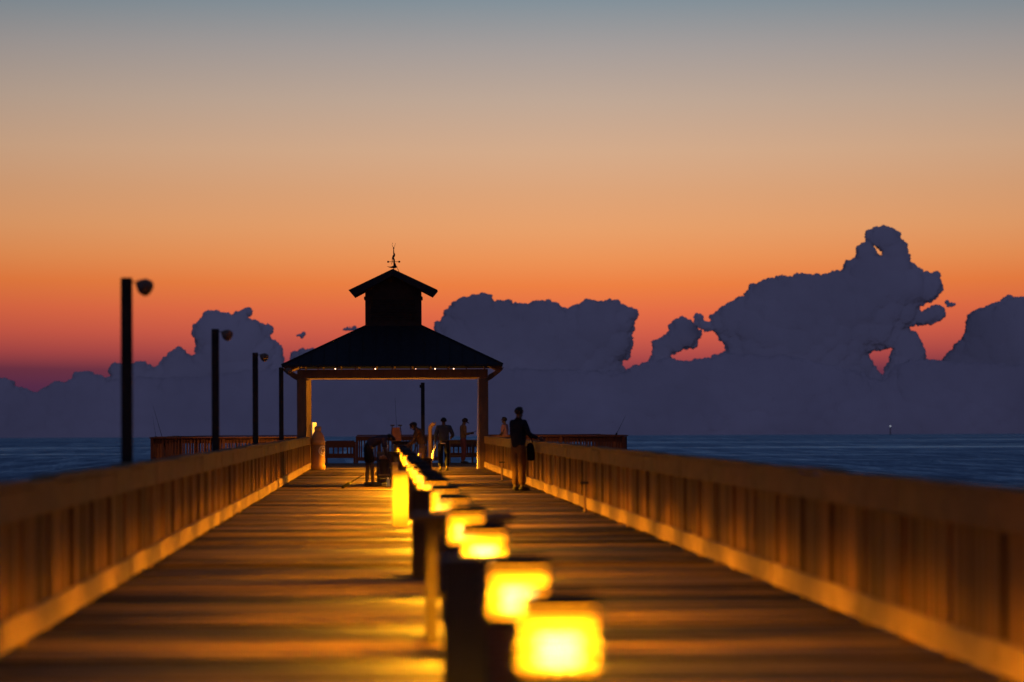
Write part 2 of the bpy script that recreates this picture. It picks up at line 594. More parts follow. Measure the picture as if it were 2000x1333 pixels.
def cloud(name, poly, mat, D=DC, rough=1.0, seed=1, rmax=46, step=5.0, vox=1.35, holes=()):
    """A cumulus of many billows: packed so that its silhouette follows the outline, with knobbly edges."""
    rnd = random.Random(seed)
    balls = []
    P = [np.array(p, float) for p in poly]
    # billows along the edge
    segs = list(zip(P, P[1:] + P[:1]))
    for h in holes:
        H_ = [np.array(p, float) for p in h]
        segs += list(zip(H_, H_[1:] + H_[:1]))
    for A, B in segs:
        L = np.linalg.norm(B - A)
        if A[1] > 845 and B[1] > 845:
            continue
        n = max(1, int(L / step))
        nx, ny = (B - A)[1] / (L + 1e-9), -(B - A)[0] / (L + 1e-9)
        for k in range(n):
            q = A + (B - A) * (k + rnd.random()) / n
            r = rough * rnd.choice((2.4, 3.2, 4.4, 6.2, 9.0, 12.0))
            s_ = poly_dist(np.array([[q[0] + nx * r * .6, q[1] + ny * r * .6]]), poly, holes)[0]
            sg = 1 if s_ > 0 else -1
            ins = rnd.uniform(0.45, 1.0) * r
            balls.append((q[0] + sg * nx * ins, q[1] + sg * ny * ins, r))
    xs = [p[0] for p in poly]; ys = [p[1] for p in poly]
    gx, gy = np.meshgrid(np.arange(min(xs), max(xs), 6.0), np.arange(min(ys), max(ys), 6.0))
    G = np.stack([gx.ravel(), gy.ravel()], 1)
    sd = poly_dist(G, poly, holes)
    keep = sd > 1.5
    G, sd = G[keep], sd[keep]
    order = np.argsort(-sd + np.random.RandomState(seed).rand(len(sd)) * 12)
    covered = np.zeros(len(G), bool)
    for k in order:
        if covered[k]:
            continue
        r = min(max(sd[k] * 1.02, 4.0), rmax * rnd.uniform(.6, 1.0))
        balls.append((G[k, 0], G[k, 1], r))
        covered |= ((G - G[k]) ** 2).sum(1) < (r * 0.78) ** 2
    mv, mf, base = [], [], 0
    sc_ = D / F
    C = np.array(balls)
    dd = poly_dist(C[:, :2], poly, holes)
    for (x, y, r), q in zip(balls, dd):
        V, Fc = ICO[0 if r < 4.5 else (1 if r < 16 else 2)]
        ys = .3 if r > 12 else .7
        front = 26 * (1 - math.exp(-max(q, 0) / 45))
        c = at(x, y, D + (r * ys * .9 - front) * sc_)
        a, e, u = rnd.uniform(0, 6.28), rnd.uniform(.85, 1.12), rnd.uniform(.85, 1.1)
        ca, sa = math.cos(a), math.sin(a)
        Rm = np.array([[ca, 0, sa], [0, 1, 0], [-sa, 0, ca]])
        W = (V * np.array([e, ys, u])) @ Rm.T * (r * sc_) + np.array(c)
        mv.append(W)
        mf += [[i + base for i in f] for f in Fc]
        base += len(V)
    W = np.concatenate(mv)
    org = W.mean(0); org[2] = W[:, 2].min()
    me = bpy.data.meshes.new(name)
    me.from_pydata((W - org).tolist(), [], mf)
    # melt the billows into one skin
    o = bpy.data.objects.new(name, me)
    COL.objects.link(o)
    rm = o.modifiers.new('melt', 'REMESH')
    rm.mode = 'VOXEL'
    rm.voxel_size = vox * sc_
    so = o.modifiers.new('soften', 'SMOOTH')
    so.factor, so.iterations = .5, 1
    for size, amp in ((15, 7.0), (5.5, 5.0), (2.6, 4.4)):
        for axis in 'XZ':
            tx = bpy.data.textures.new('billow', 'CLOUDS')
            tx.noise_scale = size * sc_ * (1.0 if axis == 'X' else 1.13)
            tx.noise_depth = 2
            dm = o.modifiers.new('billow', 'DISPLACE')
            dm.texture = tx
            dm.texture_coords = 'LOCAL'
            dm.direction = axis
            dm.strength = amp * sc_ * rough * min(1.0, rmax / 20)
            dm.mid_level = .5
    m2 = bpy.data.meshes.new_from_object(o.evaluated_get(bpy.context.evaluated_depsgraph_get()))
    bpy.data.objects.remove(o)
    bpy.data.meshes.remove(me)
    m2.name = name
    m2.materials.clear()
    m2.materials.append(mat)
    m2.polygons.foreach_set('use_smooth', [True] * len(m2.polygons))
    o = bpy.data.objects.new(name, m2)
    o.location = org
    COL.objects.link(o)
    return o


CL_L = cloud_mat('dusk_cloud_left', (.72, .67, .72))
CL_C = cloud_mat('dusk_cloud_middle', (.72, .67, .72))
CL_R = cloud_mat('dusk_cloud_right', (.72, .67, .72))
CL_B = cloud_mat('dusk_cloud_bank', (.645, .60, .66))
BOT = 960
tag(cloud('cumulus_cloud', [(190, BOT), (196, 742), (214, 738), (216, 722), (224, 708), (238, 713), (260, 711), (269, 704), (286, 706), (291, 717), (301, 720),
    (314, 708), (328, 692), (344, 681), (361, 683), (372, 698), (382, 690), (382, 666), (375, 655), (374, 644), (386, 626), (403, 609),
    (423, 608), (445, 613), (455, 620), (462, 610), (483, 601), (485, 622), (504, 627), (518, 638), (529, 637), (525, 650), (529, 661), (543, 666),
    (552, 680), (553, 700), (556, 730), (560, BOT)], CL_L, DC, seed=3, rough=.8),
    'tall dusky cumulus tower with a pointed tuft rising behind the second lamp pole', 'cloud', 'cumulus clouds over the horizon')
tag(cloud('cumulus_cloud', [(545, BOT), (556, 735), (566, 715), (570, 694), (588, 684), (612, 683), (640, 700), (700, 705), (760, 700), (790, BOT)], CL_C, DC + 600, seed=4, rough=.8),
    'low rounded cloud mostly hidden behind the pavilion roof eave', 'cloud', 'cumulus clouds over the horizon')
tag(cloud('cumulus_cloud', [(760, BOT), (800, 700), (850, 650), (849, 638), (852, 629), (868, 619), (875, 600), (890, 588), (909, 581), (928, 577), (942, 573), (958, 576), (962, 586), (966, 591),
    (978, 588), (998, 589), (1002, 594), (1017, 590), (1031, 595), (1046, 587), (1065, 586), (1074, 590), (1091, 593), (1098, 602), (1104, 607), (1112, 599),
    (1130, 592), (1149, 586), (1168, 589), (1185, 587), (1206, 587), (1211, 596), (1228, 600), (1245, 603), (1247, 612), (1240, 624), (1238, 641), (1235, 655),
    (1236, 682), (1228, 698), (1214, 708), (1222, 726), (1250, BOT)], CL_C, DC, seed=5, rough=.8),
    'broad flat topped grey blue cumulus just right of the pavilion cupola', 'cloud', 'cumulus clouds over the horizon')
tag(cloud('cumulus_cloud', [(1266, 745), (1271, 690), (1274, 668), (1286, 663), (1296, 660), (1304, 648), (1310, 636), (1318, 625), (1336, 617), (1350, 626), (1362, 640), (1370, 652), (1365, 664), (1361, 676), (1345, 681),
    (1325, 685), (1313, 690), (1308, 698), (1320, 704), (1332, 745)], CL_R, DC - 400, seed=6, rough=.75),
    'small ragged cloud above a pink gap between two big cumulus clouds', 'cloud', 'cumulus clouds over the horizon')
tag(cloud('cumulus_cloud', [(1354, 637), (1355, 618), (1363, 609), (1372, 612), (1376, 626), (1390, 630), (1394, 645), (1378, 648), (1366, 643)], CL_R, DC - 500, seed=16, rough=.6, rmax=10),
    'tiny cloud tuft beside the left flank of the biggest cumulus', 'cloud', 'cumulus clouds over the horizon')
big = [(1350, BOT), (1400, 700), (1418, 684), (1410, 668), (1398, 652), (1388, 638), (1386, 620), (1400, 606), (1424, 592), (1450, 580), (1456, 568), (1476, 554), (1504, 545), (1532, 536), (1540, 543), (1556, 533),
       (1580, 537), (1612, 536), (1626, 527), (1642, 528), (1652, 510), (1672, 504), (1674, 486), (1688, 476), (1690, 462), (1694, 454), (1716, 444), (1732, 441), (1754, 450), (1760, 464),
       (1772, 478), (1776, 496), (1780, 516), (1800, 523), (1806, 532), (1832, 532), (1840, 548), (1842, 568), (1828, 584), (1808, 594), (1794, 600), (1800, 608), (1824, 594),
       (1844, 600), (1846, 620), (1824, 634), (1788, 638), (1768, 642), (1778, 652), (1792, 650), (1800, 668), (1808, 700), (1815, BOT)]
big_holes = [[(1695, 690), (1716, 685), (1742, 682), (1738, 706), (1722, 733), (1706, 712)], [(1706, 481), (1714, 485), (1723, 492), (1724, 499), (1716, 500), (1710, 493)]]
tag(cloud('cumulus_cloud', big, CL_R, DC, seed=8, rough=.8, holes=big_holes),
    'biggest towering cumulus at right with a small hole near its hooked top', 'cloud', 'cumulus clouds over the horizon')
tag(cloud('cumulus_cloud', [(1808, BOT), (1812, 704), (1840, 706), (1846, 694), (1860, 682), (1880, 660), (1886, 632), (1890, 620), (1908, 604), (1922, 600), (1936, 592), (1950, 588), (1968, 581), (2000, 580),
    (2060, 592), (2130, 640), (2180, 720), (2200, BOT)], CL_R, DC + 300, seed=9, rough=.8),
    'dark cumulus cut off by the right edge of the picture', 'cloud', 'cumulus clouds over the horizon')
for k, (x, y, w, h) in enumerate(((686, 642, 15, 6), (587, 655, 7, 3), (1856, 596, 10, 4))):
    pts = [(x + w * math.cos(a) * (1 + .25 * math.sin(3 * a + k)), y + h * math.sin(a) * (1 + .3 * math.cos(2 * a + k))) for a in [i * PI / 6 for i in range(12)]]
    tag(cloud('cloud_wisp', pts, CL_C if k < 2 else CL_R, DC - 700, seed=20 + k, rough=.42, rmax=5, step=3.5, vox=.7),
        ('small torn cloud wisp touching the left slope of the pavilion roof', 'faint tiny cloud wisp high between left cumulus and pavilion', 'thin cloud wisp off the right flank of the biggest cumulus')[k], 'cloud', 'loose cloud wisps')
bank = [(-260, BOT), (-250, 760), (-180, 735), (-100, 745), (-40, 735), (0, 742), (11, 738), (25, 749), (36, 756), (70, 768), (92, 755), (112, 744), (125, 750), (137, 743), (148, 729), (162, 725), (179, 729), (196, 735), (212, 744),
        (260, 740), (400, 735), (560, 720), (800, 715), (1218, 728), (1232, 716), (1260, 706), (1300, 702), (1350, 706), (1390, 698), (1420, 690), (1560, 700), (1680, 728), (1700, 738), (1722, 744), (1735, 735), (1750, 712), (1800, 702), (1824, 703), (1842, 706), (1900, 708),
        (2000, 715), (2200, 730), (2330, 790), (2350, BOT)]
tag(cloud('clouds', bank, CL_B, DC - 1500, seed=11, rough=.8), kind='stuff')

# channel marker far out on the water
p = at(1739, 846, 8200)
zs = WATER - 8200 ** 2 / (2 * RE)
mk = empty('channel_marker', (p.x, p.y, zs), 'tiny lit channel marker on the horizon under the biggest cloud', 'marker')
topz = at(1739, 832, 8200).z - zs
MB().tube([(0, 0, -1), (0, 0, topz - 1.5)], [.8, .5], 8).build('mast', M['crimson'], mk)
MB().ball((0, 0, topz - .6), .9).build('beacon', M['beacon'], mk, True)

# ------------------------------------------------------------------ pier decks
XL, XR = -2.28, 3.34
mb = MB()
y = -3.0
W = 0.145
while y < 191:
    z = random.uniform(-.007, .003)
    tl = random.uniform(-.004, .004)
    i = len(mb.v)
    x0, x1 = XL - .22 + random.uniform(-.02, .02), XR + .22 + random.uniform(-.02, .02)
    mb.box(x0, x1, y + .004, y + W - .004, -.045, 0)
    for k in (4, 5):
        mb.v[i + k].z = z + tl
    for k in (6, 7):
        mb.v[i + k].z = z - tl
    for xm in ():
        pass
    y += W
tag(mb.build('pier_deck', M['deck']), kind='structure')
mb = MB()
mb.box(XL - .2, XR + .2, -3, 190.9, -.4, -.07)
tag(mb.build('pier_deck_joists', M['pole']), kind='structure')
Y0, Y1, HX0, HX1 = 191.2, 217.2, -7.7, 8.2
mb = MB()
y = Y0
while y < Y1:
    mb.box(HX0 - .1, HX1 + .1, y + .004, y + W - .004, -.045, random.uniform(-.008, -.002))
    y += W
tag(mb.build('pier_head_deck', M['table']), kind='structure')
tag(MB().box(HX0, HX1, Y0, Y1, -.45, -.06).build('pier_head_joists', M['pole']), kind='structure')


# ------------------------------------------------------------------ railings
def railing(p0, p1, label, inner, H=1.07, bay=2.97, gap=0.014, pick=0.126, mats=('rail', 'picket'), group='timber railings of the pier', face=.19, bot=.18, lift=.055, first=0.0, cap_over=0.0):
    """Local x runs from p0 to p1; inner = +1 when the walkway lies on local +y."""
    p0, p1 = Vector(p0), Vector(p1)
    L = (p1 - p0).length
    rz = math.atan2(p1.y - p0.y, p1.x - p0.x)
    r = empty('railing', (p0.x, p0.y, 0), label, 'railing', group, rz)
    mr, mp = M[mats[0]], M[mats[1]]
    s = inner

    def bx(mb, x0, x1, ya, yb, z0, z1, jit=0.0):
        mb.box(x0, x1, min(s * ya, s * yb), max(s * ya, s * yb), z0, z1, jit=jit)
    xs = []
    x = first
    while x < L - .05:
        xs.append(x)
        x += bay
    xs.append(L - .045)
    cap, top, bottom = MB(), MB(), MB()
    jo = list(xs)
    if first > .3:
        jo = [0.0] + jo
    for a, c in zip(jo[:-1], jo[1:]):
        dz = random.uniform(-.006, .006)
        # a cap board sags or bows a little between its posts
        n = 4
        sag = random.uniform(-.010, .008)
        for k in range(n):
            u0, u1 = k / n, (k + 1) / n
            i = len(cap.v)
            bx(cap, a + (c - a) * u0 + (.004 if k == 0 else 0), a + (c - a) * u1 - (.004 if k == n - 1 else 0), -.10, .085, H - .042, H)
            for q in range(8):
                u = u0 if q in (0, 3, 4, 7) else u1
                cap.v[i + q].z += dz + sag * 4 * u * (1 - u)
        j = random.uniform(-.004, .004)
        bx(top, a + .003, c - .003, .046, .078 + j, H - .045 - face, H - .046, .002)
        j = random.uniform(-.006, .006)
        bx(bottom, a + .003, c - .003, .046, .078 + j, lift + j, lift + bot + j, .003)
    cap.build('cap_rail', M['railtop'] if mats[0] == 'rail' else mr, r)
    top.build('top_board', M['railtop'] if mats[0] == 'rail' else mr, r)
    bottom.build('bottom_board', mr, r)
    for x in xs:
        MB().box(x - .045, x + .045, min(-s * .06, s * .04), max(-s * .06, s * .04), -.02, H - .045).build('post', mp, r)
    for a, c in zip(jo[:-1], jo[1:]):
        mb = MB()
        x = a + .005
        while x < c - .04:
            w = min(pick, c - x)
            j = random.uniform(-.006, .006)
            yj = random.uniform(-.006, .006)
            bx(mb, x, x + w, -.012 + yj, .013 + yj, lift + .05 + j, H - .05)
            x += pick + gap * random.uniform(.5, 1.6)
        mb.build('picket_panel', mp, r)
    return r


railing((XL - .078, 13.21, 0), (XL - .078, 184.9, 0), 'long weathered timber railing along the left side of the pier walkway', -1)
railing((XR + .078, 13.21, 0), (XR + .078, 184.9, 0), 'long weathered timber railing along the right side of the pier walkway', 1)
g = 'railings of the pier head'
mc = ('cross', 'cross')
kw = dict(gap=.055, pick=.05, mats=mc, group=g, bay=2.4, face=.17, bot=.14, lift=.09)
ks = dict(kw); ks.update(gap=.075, pick=.06)
railing((HX0, Y0, 0), (XL - .3, Y0, 0), 'dark red railing closing the left wing of the pier head', 1, **kw)
railing((HX0, Y1 - .3, 0), (HX0, Y0 + .2, 0), 'short dark railing seen end on at the left end of the pier head', 1, **ks)
railing((XR + .3, Y0, 0), (HX1, Y0, 0), 'dark red railing closing the right wing of the pier head', 1, **kw)
railing((HX1, Y0 + .2, 0), (HX1, Y1 - .3, 0), 'short dark railing seen end on at the right end of the pier head', 1, **ks)
railing((-2.25, Y1, 0), (HX0, Y1, 0), 'far railing of the left wing behind the lamp poles', 1, **kw)
kl = dict(kw); kl.update(H=.86, face=.22, bot=.17, lift=.2, gap=.09, pick=.055, bay=1.25)
railing((-1.03, Y1, 0), (-2.15, Y1, 0), 'lowered railing section beside the bottle shaped bin', 1, **kl)
railing((2.3, Y1, 0), (-.98, Y1, 0), 'full height dark railing in the middle of the far end behind the fishing gear', 1, **kw)
railing((3.75, Y1, 0), (2.4, Y1, 0), 'lowered railing section behind the man in a cap', 1, **kl)
railing((HX1, Y1, 0), (3.85, Y1, 0), 'far railing of the right wing behind the man in pink', 1, **kw)

# ------------------------------------------------------------------ pavilion
PC = (0.415 + .0, 188.1)
pv = empty('pavilion', (PC[0], PC[1], 0), 'open timber pavilion with hipped roof and square cupola at the end of the pier', 'pavilion', rz=-math.radians(0.9))
hw = 3.1
for sx_ in (-1, 1):
    for sy_ in (-1, 1):
        x, y = sx_ * (hw - .14), sy_ * (hw - .14)
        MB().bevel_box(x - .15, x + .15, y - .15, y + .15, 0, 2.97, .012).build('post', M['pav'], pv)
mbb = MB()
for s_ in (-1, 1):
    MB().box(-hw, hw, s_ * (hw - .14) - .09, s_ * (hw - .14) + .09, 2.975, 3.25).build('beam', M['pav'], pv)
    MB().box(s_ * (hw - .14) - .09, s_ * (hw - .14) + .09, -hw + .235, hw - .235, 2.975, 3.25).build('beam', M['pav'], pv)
# outer half of each post stands proud with a knee brace up to the beam
for sx_ in (-1, 1):
    for sy_ in (-1, 1):
        x = sx_ * (hw + .02)
        mb = MB()
        mb.prism([(0, 2.9), (0, 3.06), (.42, 3.30), (.52, 3.30), (.40, 3.18), (.14, 2.98)], (sx_ * (hw + .01), sy_ * (hw - .2) - .05, 0), (sx_, 0, 0), (0, 0, 1), (0, .1, 0))
        mb.build('eave_bracket', M['pav'], pv)
E, ze, slope, cw = 3.58, 3.40, 0.487, 0.92
zc = ze + (E - cw) * slope
roof = MB()


def ringq(e, z):
    return [(-e, -e, z), (e, -e, z), (e, e, z), (-e, e, z)]


V = ringq(E, ze) + ringq(cw - .05, ze + (E - cw + .05) * slope) + ringq(E, ze - .06) + ringq(cw - .05, ze - .1 + (E - cw) * slope)
Fq = []
for k in range(4):
    n2 = (k + 1) % 4
    Fq += [(k, n2, 4 + n2, 4 + k), (8 + k, 12 + k, 12 + n2, 8 + n2), (k, 8 + k, 8 + n2, n2)]
roof.add(V, Fq)
ro_ = roof.build('roof', M['roof'], pv)
seam = MB()
for rot in range(4):
    R4 = Matrix.Rotation(rot * PI / 2, 4, 'Z')
    k = -E + .12
    while k < E - .05:
        top = max(cw, abs(k))
        a, c = Vector((k, -E + .005, ze + .012)), Vector((k, -top, ze + (E - top) * slope + .012))
        if (a - c).length > .2:
            seam.tube([R4 @ a, R4 @ c], .016, 4)
        k += .41
for sx_, sy_ in ((-1, -1), (1, -1), (1, 1), (-1, 1)):
    seam.tube([(sx_ * E, sy_ * E, ze + .01), (sx_ * cw, sy_ * cw, zc + .01)], .035, 5)
seam.build('seam', M['roof'], ro_)
raf = MB()
for rot in range(4):
    R4 = Matrix.Rotation(rot * PI / 2, 4, 'Z')
    k = -3.0
    while k <= 3.01:
        top = max(cw, abs(k))
        poly = [(-E + .06, ze - .07), (-top, ze - .07 + (E - top - .06) * slope), (-top, ze - .21 + (E - top - .06) * slope), (-E + .2, ze - .15), (-E + .06, ze - .13)]
        raf.prism(poly, R4 @ Vector((k - .025, 0, 0)), R4 @ Vector((0, 1, 0)), (0, 0, 1), R4 @ Vector((.05, 0, 0)))
        k += .6
raf.build('rafters', M['pav'], pv)
cup = empty('cupola', (0, 0, 0), None, None)
cup.parent = pv
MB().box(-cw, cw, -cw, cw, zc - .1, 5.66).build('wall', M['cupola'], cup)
for s_ in (-1, 1):
    lv = MB()
    for k in range(8):
        z = 4.95 + k * .085
        lv.prism([(0, 0), (.04, -.05), (.045, -.04), (.005, .012)], (-.72, s_ * (cw + .004), z), (0, s_, 0), (0, 0, 1), (1.44, 0, 0))
    lv.box(-.8, -.73, s_ * cw - .03, s_ * cw + .055, 4.86, 5.63)
    lv.box(.73, .8, s_ * cw - .03, s_ * cw + .055, 4.86, 5.63)
    lv.build('louvre', M['louver_slats'], cup)
rf = MB()
ce, th, ap = 1.46, .22, 6.57
cs = .475
for s_ in (-1, 1):
    n = Vector((s_ * cs, 0, 1)).normalized()
    prof = [(0, ap), (s_ * ce, ap - ce * cs), (s_ * (ce - .17), ap - ce * cs - .20), (0, ap - .22)]
    if s_ < 0:
        prof = prof[::-1]
    rf.prism(prof, (0, -ce, 0), (1, 0, 0), (0, 0, 1), (0, 2 * ce, 0))
rf.build('cupola_roof', M['roof'], cup)
MB().prism([(-cw, 5.66), (cw, 5.66), (cw, ap - cw * cs - .23), (0, ap - .23), (-cw, ap - cw * cs - .23)], (0, -cw + .01, 0), (1, 0, 0), (0, 0, 1), (0, 2 * cw - .02, 0)).build('gable', M['cupola'], cup)
MB().box(-cw - .04, cw + .04, -cw - .04, cw + .04, 5.58, 5.67).build('cornice', M['cupola'], cup)
MB().tube([(hw - .34, -hw + .1, 0), (hw - .31, -hw + .1, 2.97)], .028, 8).build('downpipe', M['white_plastic'], pv)

# lit bulbs under the roof
for k, (px, off) in enumerate(((655, 0), (733, 0), (812, .0), (850, 0), (886, 0))):
    p = at(px, 721, 186.0)
    lb = ('leftmost small bulb glowing under the pavilion eave', 'small bulb glowing under the eave left of the roof middle', 'dim small bulb under the eave just right of the roof middle',
          'small bulb under the eave second from the right end', 'rightmost small bulb glowing under the pavilion eave')[k]
    b_ = empty('ceiling_bulb', (p.x, 186.0, p.z), lb, 'light bulb', 'bulbs under the pavilion roof')
    MB().ball((0, 0, 0), (.016 if k != 2 else .010)).build('bulb', M['bulb'], b_, True)
    MB().tube([(0, 0, .03), (0, 0, .09)], [.02, .025], 8).build('socket', M['black'], b_)
    if k in (0, 1, 3, 4):
        ld = bpy.data.lights.new('bulb_light', 'SPOT')
        ld.spot_size = math.radians(110)
        ld.spot_blend = .6
        ld.energy = BULB_POWER * (1.8 if k < 2 else .5)
        ld.color = (1, .42, .03)
        ld.shadow_soft_size = .04
        lo = bpy.data.objects.new('bulb_light', ld)
        lo.location = (0, 0.1, -.04)
        lo.rotation_euler = (math.radians(58), 0, 0)
        lo.parent = b_
        COL.objects.link(lo)

# weather vane: a slim long-necked figure over the compass arms, a bird below
wv = empty('weathervane', (0.415 + .012, 188.1, ap), 'black iron weathervane with compass arms on top of the cupola', 'weathervane')
MB().tube([(0, 0, -.04), (0, 0, .42)], .013, 8).build('spindle', M['black'], wv)
mb = MB().tube([(-.19, 0, .27), (.19, 0, .27)], .010, 6)
mb.tube([(0, -.19, .27), (0, .19, .27)], .010, 6)
for s_ in (-1, 1):
    mb.prism([(-.03, -.03), (.03, -.03), (.03, .03), (-.03, .03)], (s_ * .185, -.006, .27), (1, 0, 0), (0, 0, 1), (0, .012, 0))
mb.build('compass_arms', M['black'], wv)
mb = MB()
mb.tube([(.03, 0, .17), (.01, 0, .34), (-.02, 0, .40), (.0, 0, .46), (.02, 0, .50), (0, 0, .58), (0, 0, .68), (0, 0, .71)], [.018, .03, .032, .04, .034, .018, .013, .02], 8)
mb.ball((0, 0, .72), (.022, .03, .035))
mb.tube([(-.035, 0, .44), (-.05, 0, .34), (-.05, 0, .26), (-.075, 0, .18)], [.02, .013, .010, .007], 6)
mb.tube([(-.008, 0, .74), (-.045, 0, .80), (-.05, 0, .86), (-.035, 0, .90)], [.009, .008, .007, .005], 6)
mb.tube([(.008, 0, .74), (.035, 0, .80), (.055, 0, .86), (.065, 0, .89)], [.007, .006, .005, .004], 6)
mb.build('long_necked_figure', M['black'], wv, True)
mb = MB()
mb.ball((.02, 0, .10), (.095, .035, .045))
mb.tube([(-.04, 0, .09), (-.12, 0, .09), (-.22, 0, .115)], [.035, .018, .004], 8)
mb.tube([(.05, 0, .12), (.03, 0, .20), (0, 0, .22)], [.04, .035, .025], 8)
mb.build('bird', M['black'], wv, True)
MB().tube([(.02, 0, .26), (.12, 0, .06), (.19, 0, -.09)], .008, 5).build('stay_rod', M['black'], wv)

# ------------------------------------------------------------------ bollard lamps down the middle
LX, LD0, LSP = 0.53, 17.07, 6.2
proto = None
ordn = ('nearest', 'second', 'third', 'fourth', 'fifth', 'sixth', 'seventh', 'eighth', 'ninth', 'tenth', 'eleventh', 'twelfth', 'thirteenth', 'fourteenth')


def make_lamp():
    r = empty('bollard_lamp', (0, 0, 0), None, None)
    MB().bevel_box(-.095, .095, -.095, .095, 0, .655, .012).build('pillar', M['pillar'], r)
    MB().lathe([(.115, .655), (.115, .672), (.105, .68)], n=28).build('base_ring', M['lampcap'], r, False)
    MB().lathe([(.108, .682), (.108, .865)], n=28, cap=False).build('glass', M['diffuser'], r, True)
    MB().lathe([(.02, .69), (.055, .695), (.062, .715), (.062, .775), (.055, .79), (.02, .795)], n=20).build('bulb', M['lampbulb'], r, True)
    for z in (.70, .75, .80, .85):
        MB().lathe([(.113, z + .010), (.138, z - .002), (.138, z - .010), (.113, z + .004), (.113, z + .010)], n=28, cap=False).build('louvre_ring', M['bronze'], r, True)
    MB().lathe([(.115, .866), (.122, .872), (.122, .90), (.10, .918), (.03, .925)], n=28).build('cap', M['lampcap'], r, False)
    ld = bpy.data.lights.new('lamp_light', 'SPOT')
    ld.energy = LAMP_POWER
    ld.color = LAMP_COL
    ld.spot_size = math.radians(176)
    ld.spot_blend = 0.35
    ld.shadow_soft_size = .03
    lo = bpy.data.objects.new('lamp_light', ld)
    lo.location = (0, 0, .85)
    lo.parent = r
    COL.objects.link(lo)
    ld = bpy.data.lights.new('lamp_glow', 'POINT')
    ld.energy = LAMP_POWER * .016
    ld.color = LAMP_COL
    ld.shadow_soft_size = .02
    lo = bpy.data.objects.new('lamp_glow', ld)
    lo.location = (0, 0, .83)
    lo.parent = r
    COL.objects.link(lo)
    return r


def lamp_gain(k):
    return (.95, .85, .8, .8, .85)[k] if k < 5 else 0.85 + 0.95 * min(1.0, (k - 5) / 14)


for k in range(29):
    o = make_lamp() if k == 0 else copy_tree(proto)
    if k == 0:
        proto = o
        lab = 'nearest and largest glowing bollard lamp, at the bottom edge of the picture'
    elif k < 12:
        lab = ordn[k] + ' glowing bollard lamp from the camera in the row down the middle of the pier'
    else:
        lab = 'small distant bollard lamp in the merging far half of the glowing row'
    jx = random.uniform(-.022, .022) if k > 5 else 0
    o.location = (LX + jx, 22.05 if k == 1 else LD0 + LSP * k, 0)
    o.scale.z = random.uniform(.985, 1.012) if k > 5 else 1.0
    if k:                                   # the lamps nearest the shore burn weaker
        for ch in o.children:
            if ch.type == 'LIGHT':
                ch.data = ch.data.copy()
                ch.data.energy *= lamp_gain(k) * (1.6 if k > 18 and ch.name.startswith('lamp_glow') else 1)
    tag(o, lab, 'lamp', 'glowing bollard lamps down the middle of the pier')

for ch in proto.children:
    if ch.type == 'LIGHT':
        ch.data = ch.data.copy()
        ch.data.energy *= lamp_gain(0)

# ------------------------------------------------------------------ lamp poles outside the left railing
def pole(px, D, label, head=True, top=3.03, w=.062):
    x = at(px, 832, D).x
    r = empty('lamp_pole', (x, D, 0), label, 'lamp pole', 'dark timber lamp poles')
    MB().bevel_box(-w, w, -w, w, -1.2, top, .008).build('post', M['pole'], r)
    if head:
        MB().tube([(.05, 0, top - .05), (.11, -.02, top - .045)], .007, 8).build('bracket', M['black'], r)
        h = MB()
        ax = Vector((.75, -.45, -.42)).normalized()
        c = Vector((.125, -.02, top - .06))
        h.tube([c, c + ax * .03, c + ax * .07, c + ax * .13, c + ax * .15], [.04, .06, .088, .094, .085], 16)
        hd = h.build('floodlight', M['flood'], r, True)
        return r
    MB().box(-w - .05, -w - .002, -.03, .03, top - .2, top - .08).build('bracket', M['black'], r)
    return r


pole(248, 61.5, 'tallest looking dark lamp pole at far left with a round floodlight')
pole(421, 94.0, 'dark lamp pole with floodlight standing in front of the left cumulus tower')
pole(499, 124.5, 'third lamp pole from the left with a small floodlight')
pole(549.5, 156.0, 'lamp pole close beside the left eave of the pavilion')
pole(826, 213.0, 'plain dark post seen through the open pavilion', head=False, top=3.03, w=.07)


# ------------------------------------------------------------------ furniture down the middle
def table(x0, x1, y0, y1, h, label, group='narrow timber work tables', mat='table'):
    r = empty('work_table', ((x0 + x1) / 2, (y0 + y1) / 2, 0), label, 'table', group)
    a, c = (x1 - x0) / 2, (y1 - y0) / 2
    top = MB()
    n = 4
    for k in range(n):
        top.box(-a + 2 * a * k / n + .003, -a + 2 * a * (k + 1) / n - .003, -c, c, h - .04, h + random.uniform(-.002, .002))
    top.build('table_top', M[mat], r)
    MB().box(-a + .08, a - .08, -c + .05, -c + .075, h - .12, h - .041).build('apron', M[mat], r)
    MB().box(-a + .08, a - .08, c - .075, c - .05, h - .12, h - .041).build('apron', M[mat], r)
    for sx_ in (-1, 1):
        for sy_ in (-1, 1):
            x, y = sx_ * (a - .12), sy_ * (c - .1)
            MB().box(x - .033, x + .033, y - .033, y + .033, 0, h - .041).build('leg', M[mat], r)
    MB().box(-a + .17, a - .17, -.03, .03, .25, .31).build('stretcher', M[mat], r)
    return r


def bin_box(x0, x1, y, h, label, mat='table', depth=.42):
    r = empty('post_box', ((x0 + x1) / 2, y + depth / 2, 0), label, 'box', 'narrow timber boxes beside the lamps')
    a = (x1 - x0) / 2
    MB().bevel_box(-a, a, -depth / 2, depth / 2, 0, h - .035, .01).build('body', M[mat], r)
    MB().bevel_box(-a - .012, a + .012, -depth / 2 - .012, depth / 2 + .012, h - .034, h, .008).build('lid', M[mat], r)
    MB().box(-a + .02, a - .02, -depth / 2 - .008, -depth / 2 - .001, .04, .10).build('kick_board', M[mat], r)
    return r


